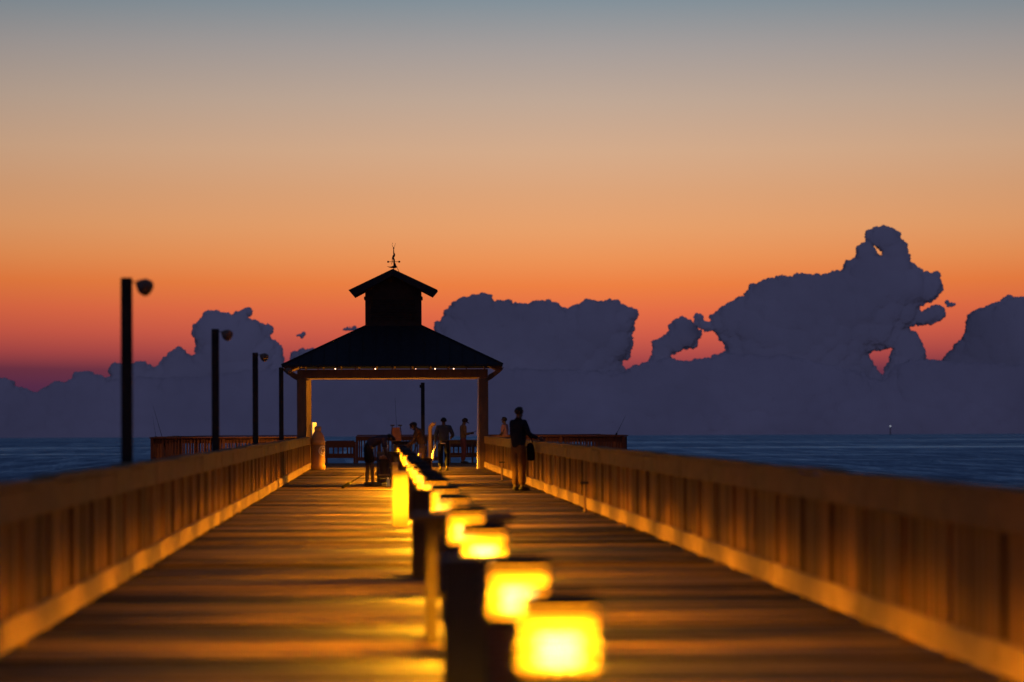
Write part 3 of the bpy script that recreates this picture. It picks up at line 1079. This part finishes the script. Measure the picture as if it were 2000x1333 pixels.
table(.205, .865, 37.0, 38.6, .835, 'timber table with blue lit top among the nearer lamps')
table(.15, .62, 134.0, 135.4, .81, 'small table by the bending man with a pale edge')
bin_box(.285, .50, 26.6, .80, 'dark narrow box left of the second nearest lamp', 'black')
bin_box(.284, .505, 53.5, .82, 'brown narrow box behind the leg of the nearer table')
bin_box(.150, .372, 80.0, .785, 'tall pale box lit bright yellow by the lamp beside it', 'pale_board')
bin_box(.185, .285, 99.2, .78, 'slim pale box glowing orange just beyond the bright yellow box', 'pale_board', .3)

# bottle shaped bin
p = at(621, 917, 186.2)
D_ = 184.3
xb = at(621, 900, D_).x
bb = empty('bottle_bin', (xb, D_, 0), 'tan bottle shaped recycling bin standing by the left pavilion post', 'bin')
MB().lathe([(.215, 0), (.24, .02), (.24, .15), (.225, .17), (.228, .80)], n=36).build('body', M['bin'], bb, False)
for ob in bb.children:
    ob.data.polygons.foreach_set('use_smooth', [len(p_.vertices) == 4 for p_ in ob.data.polygons])
MB().lathe([(.215, .80), (.236, .81), (.236, .93), (.225, .95)], n=36, cap=False).build('band', M['bin_band'], bb, True)
MB().lathe([(.225, .95), (.215, 1.02), (.185, 1.11), (.14, 1.19), (.105, 1.24), (.10, 1.27)], n=36, cap=False).build('shoulder', M['bin'], bb, True)
MB().lathe([(.108, 1.27), (.112, 1.28), (.112, 1.395), (.09, 1.41)], n=28).build('bottle_cap', M['bin_band'], bb, True)
em = MB()


def on_cyl(u, v, r=.232):
    th = -PI / 2 + math.radians(46) + u / r
    return Vector((r * math.cos(th), r * math.sin(th), .62 + v))


def strip(pts_out, pts_in):
    i = len(em.v)
    n = len(pts_out)
    for (a, c) in zip(pts_out, pts_in):
        em.v.append(on_cyl(*a)); em.v.append(on_cyl(*c))
    for k in range(n - 1):
        em.f.append([i + 2 * k, i + 2 * k + 1, i + 2 * k + 3, i + 2 * k + 2]); em.mi.append(0)


angs = [2 * PI * k / 40 for k in range(41)]
strip([(.16 * math.cos(a), .16 * math.sin(a)) for a in angs], [(.135 * math.cos(a), .135 * math.sin(a)) for a in angs])
for q in range(3):
    a0 = q * 2 * PI / 3 + .5
    aa = [a0 + k * .16 for k in range(9)]
    strip([(.10 * math.cos(a), .10 * math.sin(a)) for a in aa], [(.065 * math.cos(a), .065 * math.sin(a)) for a in aa])
    e_ = aa[-1]
    i = len(em.v)
    for rr, da in ((.125, 0), (.04, 0), (.083, .5)):
        em.v.append(on_cyl(rr * math.cos(e_ + da), rr * math.sin(e_ + da)))
    em.f.append([i, i + 1, i + 2]); em.mi.append(0)
em.build('recycling_emblem', M['emblem'], bb)

# pale box on the pavilion post behind the bin
p = at(614, 837, 190.7)
ub = empty('utility_box', (p.x, 190.75, 1.08), 'pale box mounted on the pavilion post above the bottle bin', 'box')
MB().bevel_box(-.075, .075, -.06, .06, 0, .46, .012).build('body', M['white_plastic'], ub)
MB().box(-.06, .06, -.066, -.061, .04, .40).build('door', M['white_plastic'], ub)

# bent vent pipe
p = at(840, 850, 196)
vp = empty('vent_pipe', (p.x, 196, 0), 'rusty bent vent pipe standing left of the walking man', 'pipe')
pts = [(0, 0, 0), (0, 0, 1.28)] + [(.17 - .17 * math.cos(a), 0, 1.28 + .2 * math.sin(a)) for a in [k * PI / 16 for k in range(1, 9)]] + [(.19, 0, 1.475)]
MB().tube(pts, .07, 14).build('tube', M['pipe'], vp, True)
MB().lathe([(.11, 0), (.11, .03), (.075, .05)], n=16).build('flange', M['pipe'], vp, True)


# ------------------------------------------------------------------ fishing rods, buckets and gear
def rod(p0, p1, label, bend=.0, handle=.35, thick=.011, reel=True):
    p0, p1 = Vector(p0), Vector(p1)
    r = empty('fishing_rod', p0, label, 'fishing rod', 'fishing rods')
    d = p1 - p0
    L = d.length
    side_ = d.cross(Vector((0, 1, 0))).normalized()
    pts = [d * t_ + side_ * bend * t_ * t_ for t_ in (0.0, .15, .3, .5, .7, .85, 1.0)]
    MB().tube(pts, [thick, thick * .9, thick * .8, thick * .65, thick * .5, thick * .4, thick * .3], 6).build('blank', M['rod'], r)
    u = d.normalized()
    MB().tube([u * .02, u * handle], thick * 1.7, 8).build('handle', M['rod'], r)
    if reel:
        c = u * (handle + .03) + Vector((0, -.03, 0))
        MB().tube([c - side_ * .03, c + side_ * .03], .035, 10).build('reel', M['black'], r)
    return r


q0, q1 = at(316, 853, Y0 + .4), at(299, 794, Y0 + .4)
rod(q0 - Vector((-.15, 0, .5)), q1, 'upright fishing rod leaning at the left corner of the pier head')
q0, q1 = at(305, 853, Y0 + .8), at(298, 812, Y0 + .8)
rod(q0 - Vector((-.05, 0, .4)), q1, 'thin shorter fishing rod beside the taller one at the left corner', thick=.007)
q0, q1 = at(1200, 850, Y0 + .5), at(1222, 812, Y0 + .5)
rod(q0 - Vector((.1, 0, .3)), q1, 'fishing rod slanting right over the right end of the pier head')
q0, q1 = at(779, 850, 152.5), at(768, 778, 152.5)
rod(q0 - Vector((0, 0, .45)), q1, 'thin fishing rod rising from the gear under the pavilion', bend=-.05, thick=.009)
q0, q1 = at(668, 957, 129), at(712, 926, 129.6)
rod((q0.x, q0.y, .02), q1, 'fishing rod lying slanted on the deck left of the bending man', thick=.022, handle=.25)


def stake(px, py_foot, h, label, X):
    D = 1.42 * F / (py_foot - 832)
    r = empty('rod_holder', (X, D, 0), label, 'rod holder', 'rod holders at the right railing')
    MB().tube([(0, 0, 0), (0, 0, h)], .018, 8).build('tube', M['pipe'], r)
    MB().box(-.07, .07, -.02, .02, h, h + .035).build('cross_bar', M['black'], r)
    MB().lathe([(.035, 0), (.03, .02)], n=12).build('foot', M['black'], r)
    return r


stake(1160, 1004, .47, 'rusty rod holder with a cross bar against the right railing nearer the camera', 3.27)
stake(994, 941, .46, 'thin dark rod holder beside the standing man in the dark jacket', 3.06)


def bucket(loc, label, rt=.15, rb=.115, h=.34, mat='cooler', bits=0, z0=0.0):
    r = empty('bucket', loc, label, 'bucket')
    MB().lathe([(rb, 0), (rt, h), (rt + .012, h), (rt + .012, h + .02), (rt - .012, h + .02), (rb - .01, .02)], n=24).build('body', M[mat], r, False)
    MB().tube([(rt * math.cos(a), 0, h + .02 + .11 * math.sin(a)) for a in [k * PI / 8 for k in range(9)]], .006, 5).build('handle', M['black'], r)
    return r


# stool with a dark basket full of bait, by the bending man
sx0 = at(750, 900, 135).x
st = empty('stool', (sx0, 134.6, 0), 'low dark stool carrying a basket beside the bending man', 'stool')
MB().bevel_box(-.14, .14, -.14, .14, .24, .27, .008).build('seat', M['pale_board'], st)
for a in (-1, 1):
    for c in (-1, 1):
        MB().tube([(a * .11, c * .11, .24), (a * .13, c * .13, 0)], .02, 6).build('leg', M['black'], st)
bk = empty('basket', (sx0, 134.6, .272), 'dark basket of orange bait on the low stool', 'basket')
MB().lathe([(.10, 0), (.135, .34), (.145, .34), (.145, .36), (.125, .36), (.10, .05)], n=20).build('body', M['cooler'], bk)
mb = MB()
for k in range(7):
    a = k * .9
    mb.ball((.085 * math.cos(a), .085 * math.sin(a) - .02, .37 + .02 * (k % 3)), (.04, .04, .05), 8, 6)
mb.build('bait', M['bait'], bk, True)
bt = at(758, 945, 133.2)
bo = empty('water_bottle', (bt.x, 133.2, 0), 'small blue bottle standing on the deck by the stool', 'bottle')
MB().lathe([(.035, 0), (.038, .01), (.038, .13), (.03, .16), (.015, .18)], n=16).build('body', M['blue_plastic'], bo, True)
MB().lathe([(.017, .181), (.017, .21)], n=12).build('cap', M['white_plastic'], bo)
jar = at(750.5, 885, 134.5)
jj = empty('jug', (at(750.5, 880, 138.5).x, 138.5, .80), 'bright yellow lit jug near the bending man hands', 'jug')
MB().lathe([(.03, 0), (.045, .05), (.055, .16), (.05, .2), (.052, .215)], n=18).build('body', M['white_plastic'], jj, True)
MB().tube([(.05, 0, .17), (.09, 0, .14), (.085, 0, .08), (.045, 0, .06)], .008, 6).build('handle', M['white_plastic'], jj)
jt = empty('crate', (jj.location.x, 138.5, 0), 'dark crate under the jug behind the bending man', 'crate')
mb = MB()
for k in range(6):
    mb.box(-.16, .16, -.16, .16, .02 + k * .13, .02 + k * .13 + .115)
mb.build('slats', M['cooler'], jt)
mb = MB()
for a in (-1, 1):
    for c in (-1, 1):
        mb.box(a * .17 - .015, a * .17 + .015, c * .17 - .015, c * .17 + .015, 0, .797)
mb.build('corner_posts', M['cooler'], jt)

# fishing cart with an orange canvas chair on top
cx = at(784, 850, 152).x
ct = empty('fishing_cart', (cx, 152, 0), 'dark fishing cart loaded with a cooler under the pavilion approach', 'cart')
MB().bevel_box(-.22, .28, -.25, .25, .28, .92, .02).build('body', M['cooler'], ct)
MB().bevel_box(-.05, .20, -.262, -.252, .78, .82, .002).build('lid_strip', M['bin_band'], ct)
MB().bevel_box(-.24, .30, -.27, .27, .922, 1.0, .015).build('lid', M['charcoal'], ct)
for s_ in (-1, 1):
    w_ = MB().lathe([(.05, -.03), (.14, -.03), (.15, -.015), (.15, .015), (.14, .03), (.05, .03)], n=20)
    w_.v = [Vector((s_ * .20 + v.x, v.z + (-.3), v.y + .15)) for v in w_.v]
    w_.build('wheel', M['shoe'], ct, True)
MB().tube([(.28, 0, .6), (.42, 0, .95), (.42, 0, 1.05)], .015, 6).build('handle', M['black'], ct)
cc = empty('camp_chair', (at(774, 850, 151.5).x, 151.5, 1.02), 'small folded orange canvas chair on top of the fishing cart', 'chair')
MB().prism([(-.14, 0), (.14, 0), (.09, .35), (-.10, .35)], (0, -.02, 0), (1, 0, 0), (0, 0, 1), (0, .04, 0)).build('canvas', M['orange_cloth'], cc)
for s_ in (-1, 1):
    MB().tube([(s_ * .155, -.03, 0), (s_ * .105, -.03, .39)], .014, 6).build('frame', M['black'], cc)
    MB().box(s_ * .10 - .055, s_ * .10 + .055, -.05, .05, .39, .425).build('arm_pad', M['black'], cc)

ic = empty('cooler', (at(822, 870, 147).x, 147, 0), 'big dark cooler standing right of the lamps by the stooping man', 'cooler')
MB().bevel_box(-.27, .27, -.2, .2, 0, .50, .02).build('body', M['charcoal'], ic)
MB().bevel_box(-.29, .29, -.22, .22, .502, .58, .015).build('lid', M['charcoal'], ic)
for s_ in (-1, 1):
    MB().tube([(s_ * .28, -.08, .36), (s_ * .32, -.08, .38), (s_ * .32, .08, .38), (s_ * .28, .08, .36)], .012, 6).build('handle', M['black'], ic)
cu = empty('cup', (ic.location.x - .03, 146.9, .582), 'small white cup standing on the lid of the big dark cooler', 'cup')
MB().lathe([(.032, 0), (.042, .11), (.044, .115), (.038, .115), (.030, .01)], n=16).build('body', M['white_plastic'], cu, True)

# table behind the man with a cap
tp = at(900, 862, 214.5)
table(2.45, 3.55, 214.2, 215.0, .86, 'pale legged cleaning table behind the man in a cap', mat='pav')


# ------------------------------------------------------------------ people
def skin_mesh(pts, edges, root, subd=2):
    """Grow one continuous surface round a jointed skeleton: pts = {name: (co, radius or (rx, ry))}."""
    names = list(pts)
    me = bpy.data.meshes.new('skeleton')
    me.from_pydata([pts[n][0] for n in names], [(names.index(a), names.index(b_)) for a, b_ in edges], [])
    o = bpy.data.objects.new('skeleton', me)
    COL.objects.link(o)
    sm = o.modifiers.new('skin', 'SKIN')
    sm.use_smooth_shade = True
    sv = me.skin_vertices[0].data
    for i, n in enumerate(names):
        r = pts[n][1]
        sv[i].radius = r if hasattr(r, '__len__') else (r, r)
        sv[i].use_root = (n == root)
    ss = o.modifiers.new('sub', 'SUBSURF')
    ss.levels = ss.render_levels = subd
    dg = bpy.context.evaluated_depsgraph_get()
    ev = o.evaluated_get(dg)
    m2 = ev.to_mesh()
    V = [v.co.copy() for v in m2.vertices]
    Fc = [list(p_.vertices) for p_ in m2.polygons]
    ev.to_mesh_clear()
    bpy.data.objects.remove(o)
    bpy.data.meshes.remove(me)
    return V, Fc


def lerp(a, b_, t_):
    return Vector(a) * (1 - t_) + Vector(b_) * t_


def hand(mb, wrist, d, side_, curl=.5):
    """Palm, four unequal bent fingers and a thumb; d = pointing direction, side_ = towards the thumb."""
    d, side_ = Vector(d).normalized(), Vector(side_)
    side_ = (side_ - d * side_.dot(d)).normalized()
    n = d.cross(side_)
    w = Vector(wrist)
    mb.tube([w - d * .01, w + d * .03, w + d * .07, w + d * .09], [.026, .036, .038, .03], 8)
    for k, (o, L) in enumerate(((.030, .070), (.010, .080), (-.010, .074), (-.030, .058))):
        b0 = w + d * .085 + side_ * o
        b1 = b0 + (d * math.cos(curl * .6) + n * math.sin(curl * .6)) * L * .5
        b2 = b1 + (d * math.cos(curl * 1.6) + n * math.sin(curl * 1.6)) * L * .5
        mb.tube([b0, b1, b2], [.0095, .009, .007], 6)
    t0 = w + d * .035 + side_ * .033
    t1 = t0 + (d * .7 + side_ * .7) * .035
    mb.tube([t0, t1, t1 + (d * .95 + n * .3) * .03], [.012, .0105, .008], 6)


def person(label, loc, rz, J, top, bottom, shoes='shoe', skin='skin', sleeve='long', legs='long', hem=.0, hair=True, hat=None, scale=1.0, top_name='shirt', hem_mat=None, curl=.6, fat=1.0, baggy=1.0, group='people on the pier'):
    r = empty('person', loc, label, 'person', group, rz)
    r.scale = (scale,) * 3
    V3 = {k: Vector(v) for k, v in J.items()}
    g_ = V3.get
    hd = g_('head')
    fwd = g_('face').normalized()
    upv = (hd - g_('neck')).normalized()
    pts = {
        'pelvis': (g_('pelvis'), (.125, .10)), 'waist': (g_('waist'), (.115, .09)), 'chest': (g_('chest'), (.14, .105)), 'base': (g_('base'), (.07, .06)),
        'neck': (g_('neck'), .052), 'skull': (lerp(g_('neck'), hd, .75), (.066, .07)), 'head': (hd, (.075, .085)), 'crown': (hd + upv * .07, .05)}
    ed = [('pelvis', 'waist'), ('waist', 'chest'), ('chest', 'base'), ('base', 'neck'), ('neck', 'skull'), ('skull', 'head'), ('head', 'crown')]
    for s_ in 'LR':
        for n, rad in (('hip', .085), ('knee', .058), ('calf', .054), ('ankle', .038), ('heel', .036), ('toe', .028)):
            c = g_(n + s_)
            if n == 'calf':
                c = lerp(g_('knee' + s_), g_('ankle' + s_), .3)
            if n == 'heel':
                a = g_('ankle' + s_)
                c = Vector((a.x, a.y, .035))
            pts[n + s_] = (c, rad)
        ed += [('pelvis', 'hip' + s_), ('hip' + s_, 'knee' + s_), ('knee' + s_, 'calf' + s_), ('calf' + s_, 'ankle' + s_), ('ankle' + s_, 'heel' + s_), ('heel' + s_, 'toe' + s_)]
        for n, rad in (('shoulder', .06), ('elbow', .042), ('wrist', .028)):
            pts[n + s_] = (g_(n + s_), rad)
        ed += [('chest', 'shoulder' + s_), ('shoulder' + s_, 'elbow' + s_), ('elbow' + s_, 'wrist' + s_)]
    Vv, Ff = skin_mesh(pts, ed, 'pelvis')
    mb = MB().add(Vv, Ff)
    # face: nose, brows, eyes, mouth, ears
    rt = fwd.cross(upv).normalized()
    fc = hd + fwd * .085
    mb.tube([fc + upv * .015, fc + fwd * .018 - upv * .022, fc - upv * .03], [.008, .014, .009], 6)
    for s_ in (-1, 1):
        mb.ball(fc + rt * .032 * s_ + upv * .018 - fwd * .008, .013, 8, 6)
        mb.ball(hd + rt * .083 * s_ - fwd * .005, (.02, .02, .03), 8, 6)
    mb.tube([fc - upv * .055 - rt * .024 - fwd * .006, fc - upv * .055, fc - upv * .055 + rt * .024 - fwd * .006], .007, 6)
    mb.ball(hd + fwd * .06 - upv * .085, .035, 8, 6)
    for s_, sg in (('L', -1), ('R', 1)):
        dirn = (g_('wrist' + s_) - g_('elbow' + s_)).normalized()
        hand(mb, g_('wrist' + s_), dirn, fwd if abs(dirn.dot(fwd)) < .8 else upv, curl)
    mb.build('body', M[skin], r, True)
    # clothes follow the body
    e = .022 * fat
    sp = {'pelvis': (lerp(g_('pelvis'), g_('waist'), -.25 - hem), (.15 + e, .115 + e)), 'waist': (g_('waist'), (.132 + e, .105 + e)), 'chest': (g_('chest'), (.15 + e, .115 + e)), 'base': (lerp(g_('chest'), g_('base'), .8), (.10, .085))}
    se = [('pelvis', 'waist'), ('waist', 'chest'), ('chest', 'base')]
    for s_ in 'LR':
        sp['shoulder' + s_] = (g_('shoulder' + s_), .078 + e * .3)
        sp['elbow' + s_] = (g_('elbow' + s_) if sleeve == 'long' else lerp(g_('shoulder' + s_), g_('elbow' + s_), .8), .062 if sleeve == 'long' else .066)
        se += [('chest', 'shoulder' + s_), ('shoulder' + s_, 'elbow' + s_)]
        if sleeve == 'long':
            sp['wrist' + s_] = (lerp(g_('elbow' + s_), g_('wrist' + s_), .92), .045)
            se += [('elbow' + s_, 'wrist' + s_)]
    Vv, Ff = skin_mesh(sp, se, 'chest')
    MB().add(Vv, Ff).build(top_name, M[top], r, True)
    if hem_mat:
        hp = {'a': (lerp(g_('pelvis'), g_('waist'), -.62 - hem), (.155, .12)), 'b': (lerp(g_('pelvis'), g_('waist'), -.1 - hem), (.178, .142))}
        Vv, Ff = skin_mesh(hp, [('a', 'b')], 'a')
        MB().add(Vv, Ff).build('shirt_hem', M[hem_mat], r, True)
    bp_ = {'waist': (lerp(g_('pelvis'), g_('waist'), .4), (.135, .11)), 'pelvis': (g_('pelvis'), (.145, .12))}
    be = [('waist', 'pelvis')]
    for s_ in 'LR':
        bp_['hip' + s_] = (g_('hip' + s_), .105)
        k_ = g_('knee' + s_)
        if legs == 'long':
            bp_['knee' + s_] = (k_, .078 * baggy)
            bp_['cuff' + s_] = (lerp(k_, g_('ankle' + s_), .93), .062 * baggy)
            be += [('pelvis', 'hip' + s_), ('hip' + s_, 'knee' + s_), ('knee' + s_, 'cuff' + s_)]
        else:
            bp_['knee' + s_] = (lerp(g_('hip' + s_), k_, .9), .098)
            be += [('pelvis', 'hip' + s_), ('hip' + s_, 'knee' + s_)]
    Vv, Ff = skin_mesh(bp_, be, 'pelvis')
    MB().add(Vv, Ff).build('trousers' if legs == 'long' else 'shorts', M[bottom], r, True)
    for s_ in 'LR':
        a, t_ = g_('ankle' + s_), g_('toe' + s_)
        d = Vector((t_.x - a.x, t_.y - a.y, 0))
        mb = MB().tube([(a.x - d.x * .3, a.y - d.y * .3, .045), (a.x, a.y, .055), (a.x + d.x * .6, a.y + d.y * .6, .045), (t_.x + d.x * .12, t_.y + d.y * .12, .032)], [.038, .054, .05, .03], 10)
        for v in mb.v:
            v.z = max(v.z, 0.004)
        mb.build('shoe', M[shoes], r, True)
    if hair:
        c = hd - fwd * .018 + upv * .022
        mb = MB().ball((0, 0, 0), (.093, .105, .088), 16, 12)
        basis = Matrix((rt, fwd, upv)).transposed()
        keep = []
        for v in mb.v:
            if v.y > .03 and v.z < .045:
                v *= .84
        mb.v = [c + basis @ v for v in mb.v]
        mb.build('hair', M['hair'], r, True)
    if hat:
        basis = Matrix((rt, fwd, upv)).transposed()
        mb = MB().lathe([(.101, .03), (.10, .07), (.08, .115), (.03, .135)], n=20)
        mb.prism([(-.07, .07), (-.075, .13), (-.045, .185), (0, .20), (.045, .185), (.075, .13), (.07, .07)], (0, 0, .03), (1, 0, 0), (0, 1, -.18), (0, 0, .012))
        mb.v = [hd + basis @ v for v in mb.v]
        mb.build('cap', M[hat], r, True)
    return r


def stand(**kw):
    J = dict(pelvis=(0, 0, .96), waist=(0, 0, 1.12), chest=(0, .01, 1.33), base=(0, 0, 1.47), neck=(0, .01, 1.53), head=(0, .03, 1.65), face=(0, 1, 0),
             hipL=(-.09, 0, .88), hipR=(.09, 0, .88), kneeL=(-.10, .03, .49), kneeR=(.10, .03, .49), ankleL=(-.10, -.02, .085), ankleR=(.10, -.02, .085),
             toeL=(-.12, .15, .03), toeR=(.12, .15, .03), shoulderL=(-.18, 0, 1.42), shoulderR=(.18, 0, 1.42), elbowL=(-.24, -.03, 1.14), elbowR=(.24, -.03, 1.14),
             wristL=(-.26, .06, .89), wristR=(.26, .06, .89))
    J.update(kw)
    return J


# man in the dark jacket by the right railing, three-quarter view, forearm on the cap rail
D1 = 123.0
pm = at(1013, 955, D1)
person('man in a dark jacket and khaki trousers leaning an arm on the right railing', (pm.x, D1, 0), math.radians(-44),
       stand(elbowR=(.24, .06, 1.18), wristR=(.33, .27, 1.10), elbowL=(-.20, .03, 1.14), wristL=(-.10, .18, .98), head=(0, .035, 1.66), chest=(0, -.01, 1.34),
             kneeL=(-.075, .02, .49), kneeR=(.075, .03, .49), ankleL=(-.07, -.03, .085), ankleR=(.075, .02, .085), toeL=(-.08, .14, .03), toeR=(.10, .19, .03), shoulderL=(-.155, 0, 1.43), shoulderR=(.155, .02, 1.42)),
       'navy', 'khaki', skin='skin_dark', top_name='jacket', scale=1.03, hem=.55, fat=1.7, baggy=1.25)
# dark coat hung over the rail beside him
ch = at(1035, 880, D1 + .25)
cb = empty('shoulder_bag', (ch.x + .02, D1 + .2, 0.62), 'dark bag hanging at the side of the man in the dark jacket', 'bag')
V_, F_ = skin_mesh({'a': ((0, 0, .02), (.085, .05)), 'b': ((0, 0, .18), (.10, .07)), 'c': ((-.01, 0, .34), (.09, .06)), 'd': ((-.03, 0, .43), (.05, .04))}, [('a', 'b'), ('b', 'c'), ('c', 'd')], 'a')
MB().add(V_, F_).build('body', M['navy'], cb, True)
MB().tube([(.04, 0, .42), (-.04, -.01, .62), (-.12, -.02, .78), (-.14, 0, .8)], .016, 6).build('strap', M['navy'], cb, True)

# man bending over to the right
D2 = 134.0
pb = at(722, 948, D2)
person('man in dark shorts bending far over towards the lamps', (pb.x, D2, 0), math.radians(-90),
       stand(pelvis=(0, -.02, .95), waist=(0, .10, 1.06), chest=(0, .28, 1.14), base=(0, .39, 1.14), neck=(0, .43, 1.14), head=(0, .51, 1.13), face=(0, .55, -.83),
             shoulderL=(-.17, .34, 1.10), shoulderR=(.17, .34, 1.10), elbowL=(-.20, .38, .84), elbowR=(.18, .36, .84), wristL=(-.12, .46, .68), wristR=(.1, .44, .66),
             hipL=(-.09, -.04, .88), hipR=(.09, -.02, .88), kneeL=(-.13, -.04, .48), kneeR=(.12, .06, .48), ankleL=(-.14, -.07, .085), ankleR=(.12, .08, .085), toeL=(-.15, .10, .03), toeR=(.14, .26, .03)),
       'plum', 'charcoal', sleeve='short', legs='short', skin='skin_dark', fat=1.2)

# man stooping over the gear, facing left
D3 = 150.0
pk = at(826, 900, D3)
person('man with bushy dark hair stooping over fishing gear left of the dark post', (pk.x, D3, 0), math.radians(80),
       stand(pelvis=(0, 0, .92), waist=(0, .03, 1.06), chest=(0, .10, 1.24), base=(0, .17, 1.36), neck=(0, .2, 1.39), head=(0, .26, 1.44), face=(0, .8, -.6),
             shoulderL=(-.18, .12, 1.30), shoulderR=(.18, .12, 1.30), elbowL=(-.2, .22, 1.05), elbowR=(.2, .2, 1.05), wristL=(-.12, .40, .93), wristR=(.12, .40, .90)),
       'olive', 'tan', sleeve='short', legs='short', skin='skin_dark', scale=.98)

# man walking away with a bag
D4 = 178.5
pw = at(867, 918, D4)
person('man in a grey blue shirt walking away past the lamps', (pw.x, D4, 0), math.radians(4),
       stand(kneeL=(-.10, .10, .50), ankleL=(-.10, .06, .085), toeL=(-.11, .22, .03), kneeR=(.10, .0, .49), ankleR=(.09, -.17, .10), toeR=(.10, -.02, .03),
             shoulderL=(-.19, 0, 1.40), shoulderR=(.19, 0, 1.40), elbowL=(-.27, -.05, 1.13), wristL=(-.27, .0, .88), elbowR=(.30, -.02, 1.15), wristR=(.26, .2, 1.08), head=(0, .03, 1.62)),
       'bluegrey', 'navy', skin='skin_dark', hem=.1, hem_mat='white_cloth', scale=.97, fat=2.3, baggy=1.15)
hw_ = at(846, 902, D4)
bg_ = empty('carrier_bag', (hw_.x - .02, D4 - .05, .28), 'bright white carrier bag in the hand of the walking man', 'bag')
V_, F_ = skin_mesh({'a': ((0, 0, .03), (.07, .05)), 'b': ((.01, 0, .16), (.10, .065)), 'c': ((.03, 0, .30), (.09, .05)), 'd': ((.06, 0, .40), (.04, .03))}, [('a', 'b'), ('b', 'c'), ('c', 'd')], 'a')
MB().add(V_, F_).build('body', M['white_plastic'], bg_, True)
MB().tube([(.03, 0, .38), (.06, 0, .52), (.10, 0, .56), (.11, 0, .5), (.07, 0, .40)], .008, 5).build('handles', M['white_plastic'], bg_, True)

# man in a cap looking at something in his hands
D5 = 212.0
pc = at(905, 905, D5)
person('man in a cap and tan shirt looking down at the thing in his hands', (pc.x, D5, 0), math.radians(-75),
       stand(elbowL=(-.23, .02, 1.12), wristL=(-.10, .30, 1.16), elbowR=(.23, .02, 1.12), wristR=(.08, .30, 1.17), head=(0, .06, 1.62), face=(0, .9, -.42)),
       'tan', 'maroon', skin='skin_dark', hair=True, hat='charcoal', hem=.2, scale=.97)
ph = empty('phone', (pc.x + .40, D5 - .06, 1.17), 'small dark phone held by the man in a cap', 'phone')
MB().box(-.05, .09, -.04, .04, -.008, .008, mat=Matrix.Rotation(-.5, 4, 'Y')).build('case', M['black'], ph)

# man behind the right railing, on the pier head
D6 = 203.0
pr = at(986, 860, D6)
person('man in a pale pink shirt on the right wing of the pier head', (pr.x, D6, 0), math.radians(72), stand(elbowL=(-.2, .06, 1.14), wristL=(-.05, .25, 1.06)), 'pink', 'khaki', sleeve='short', skin='skin_dark', scale=.98)
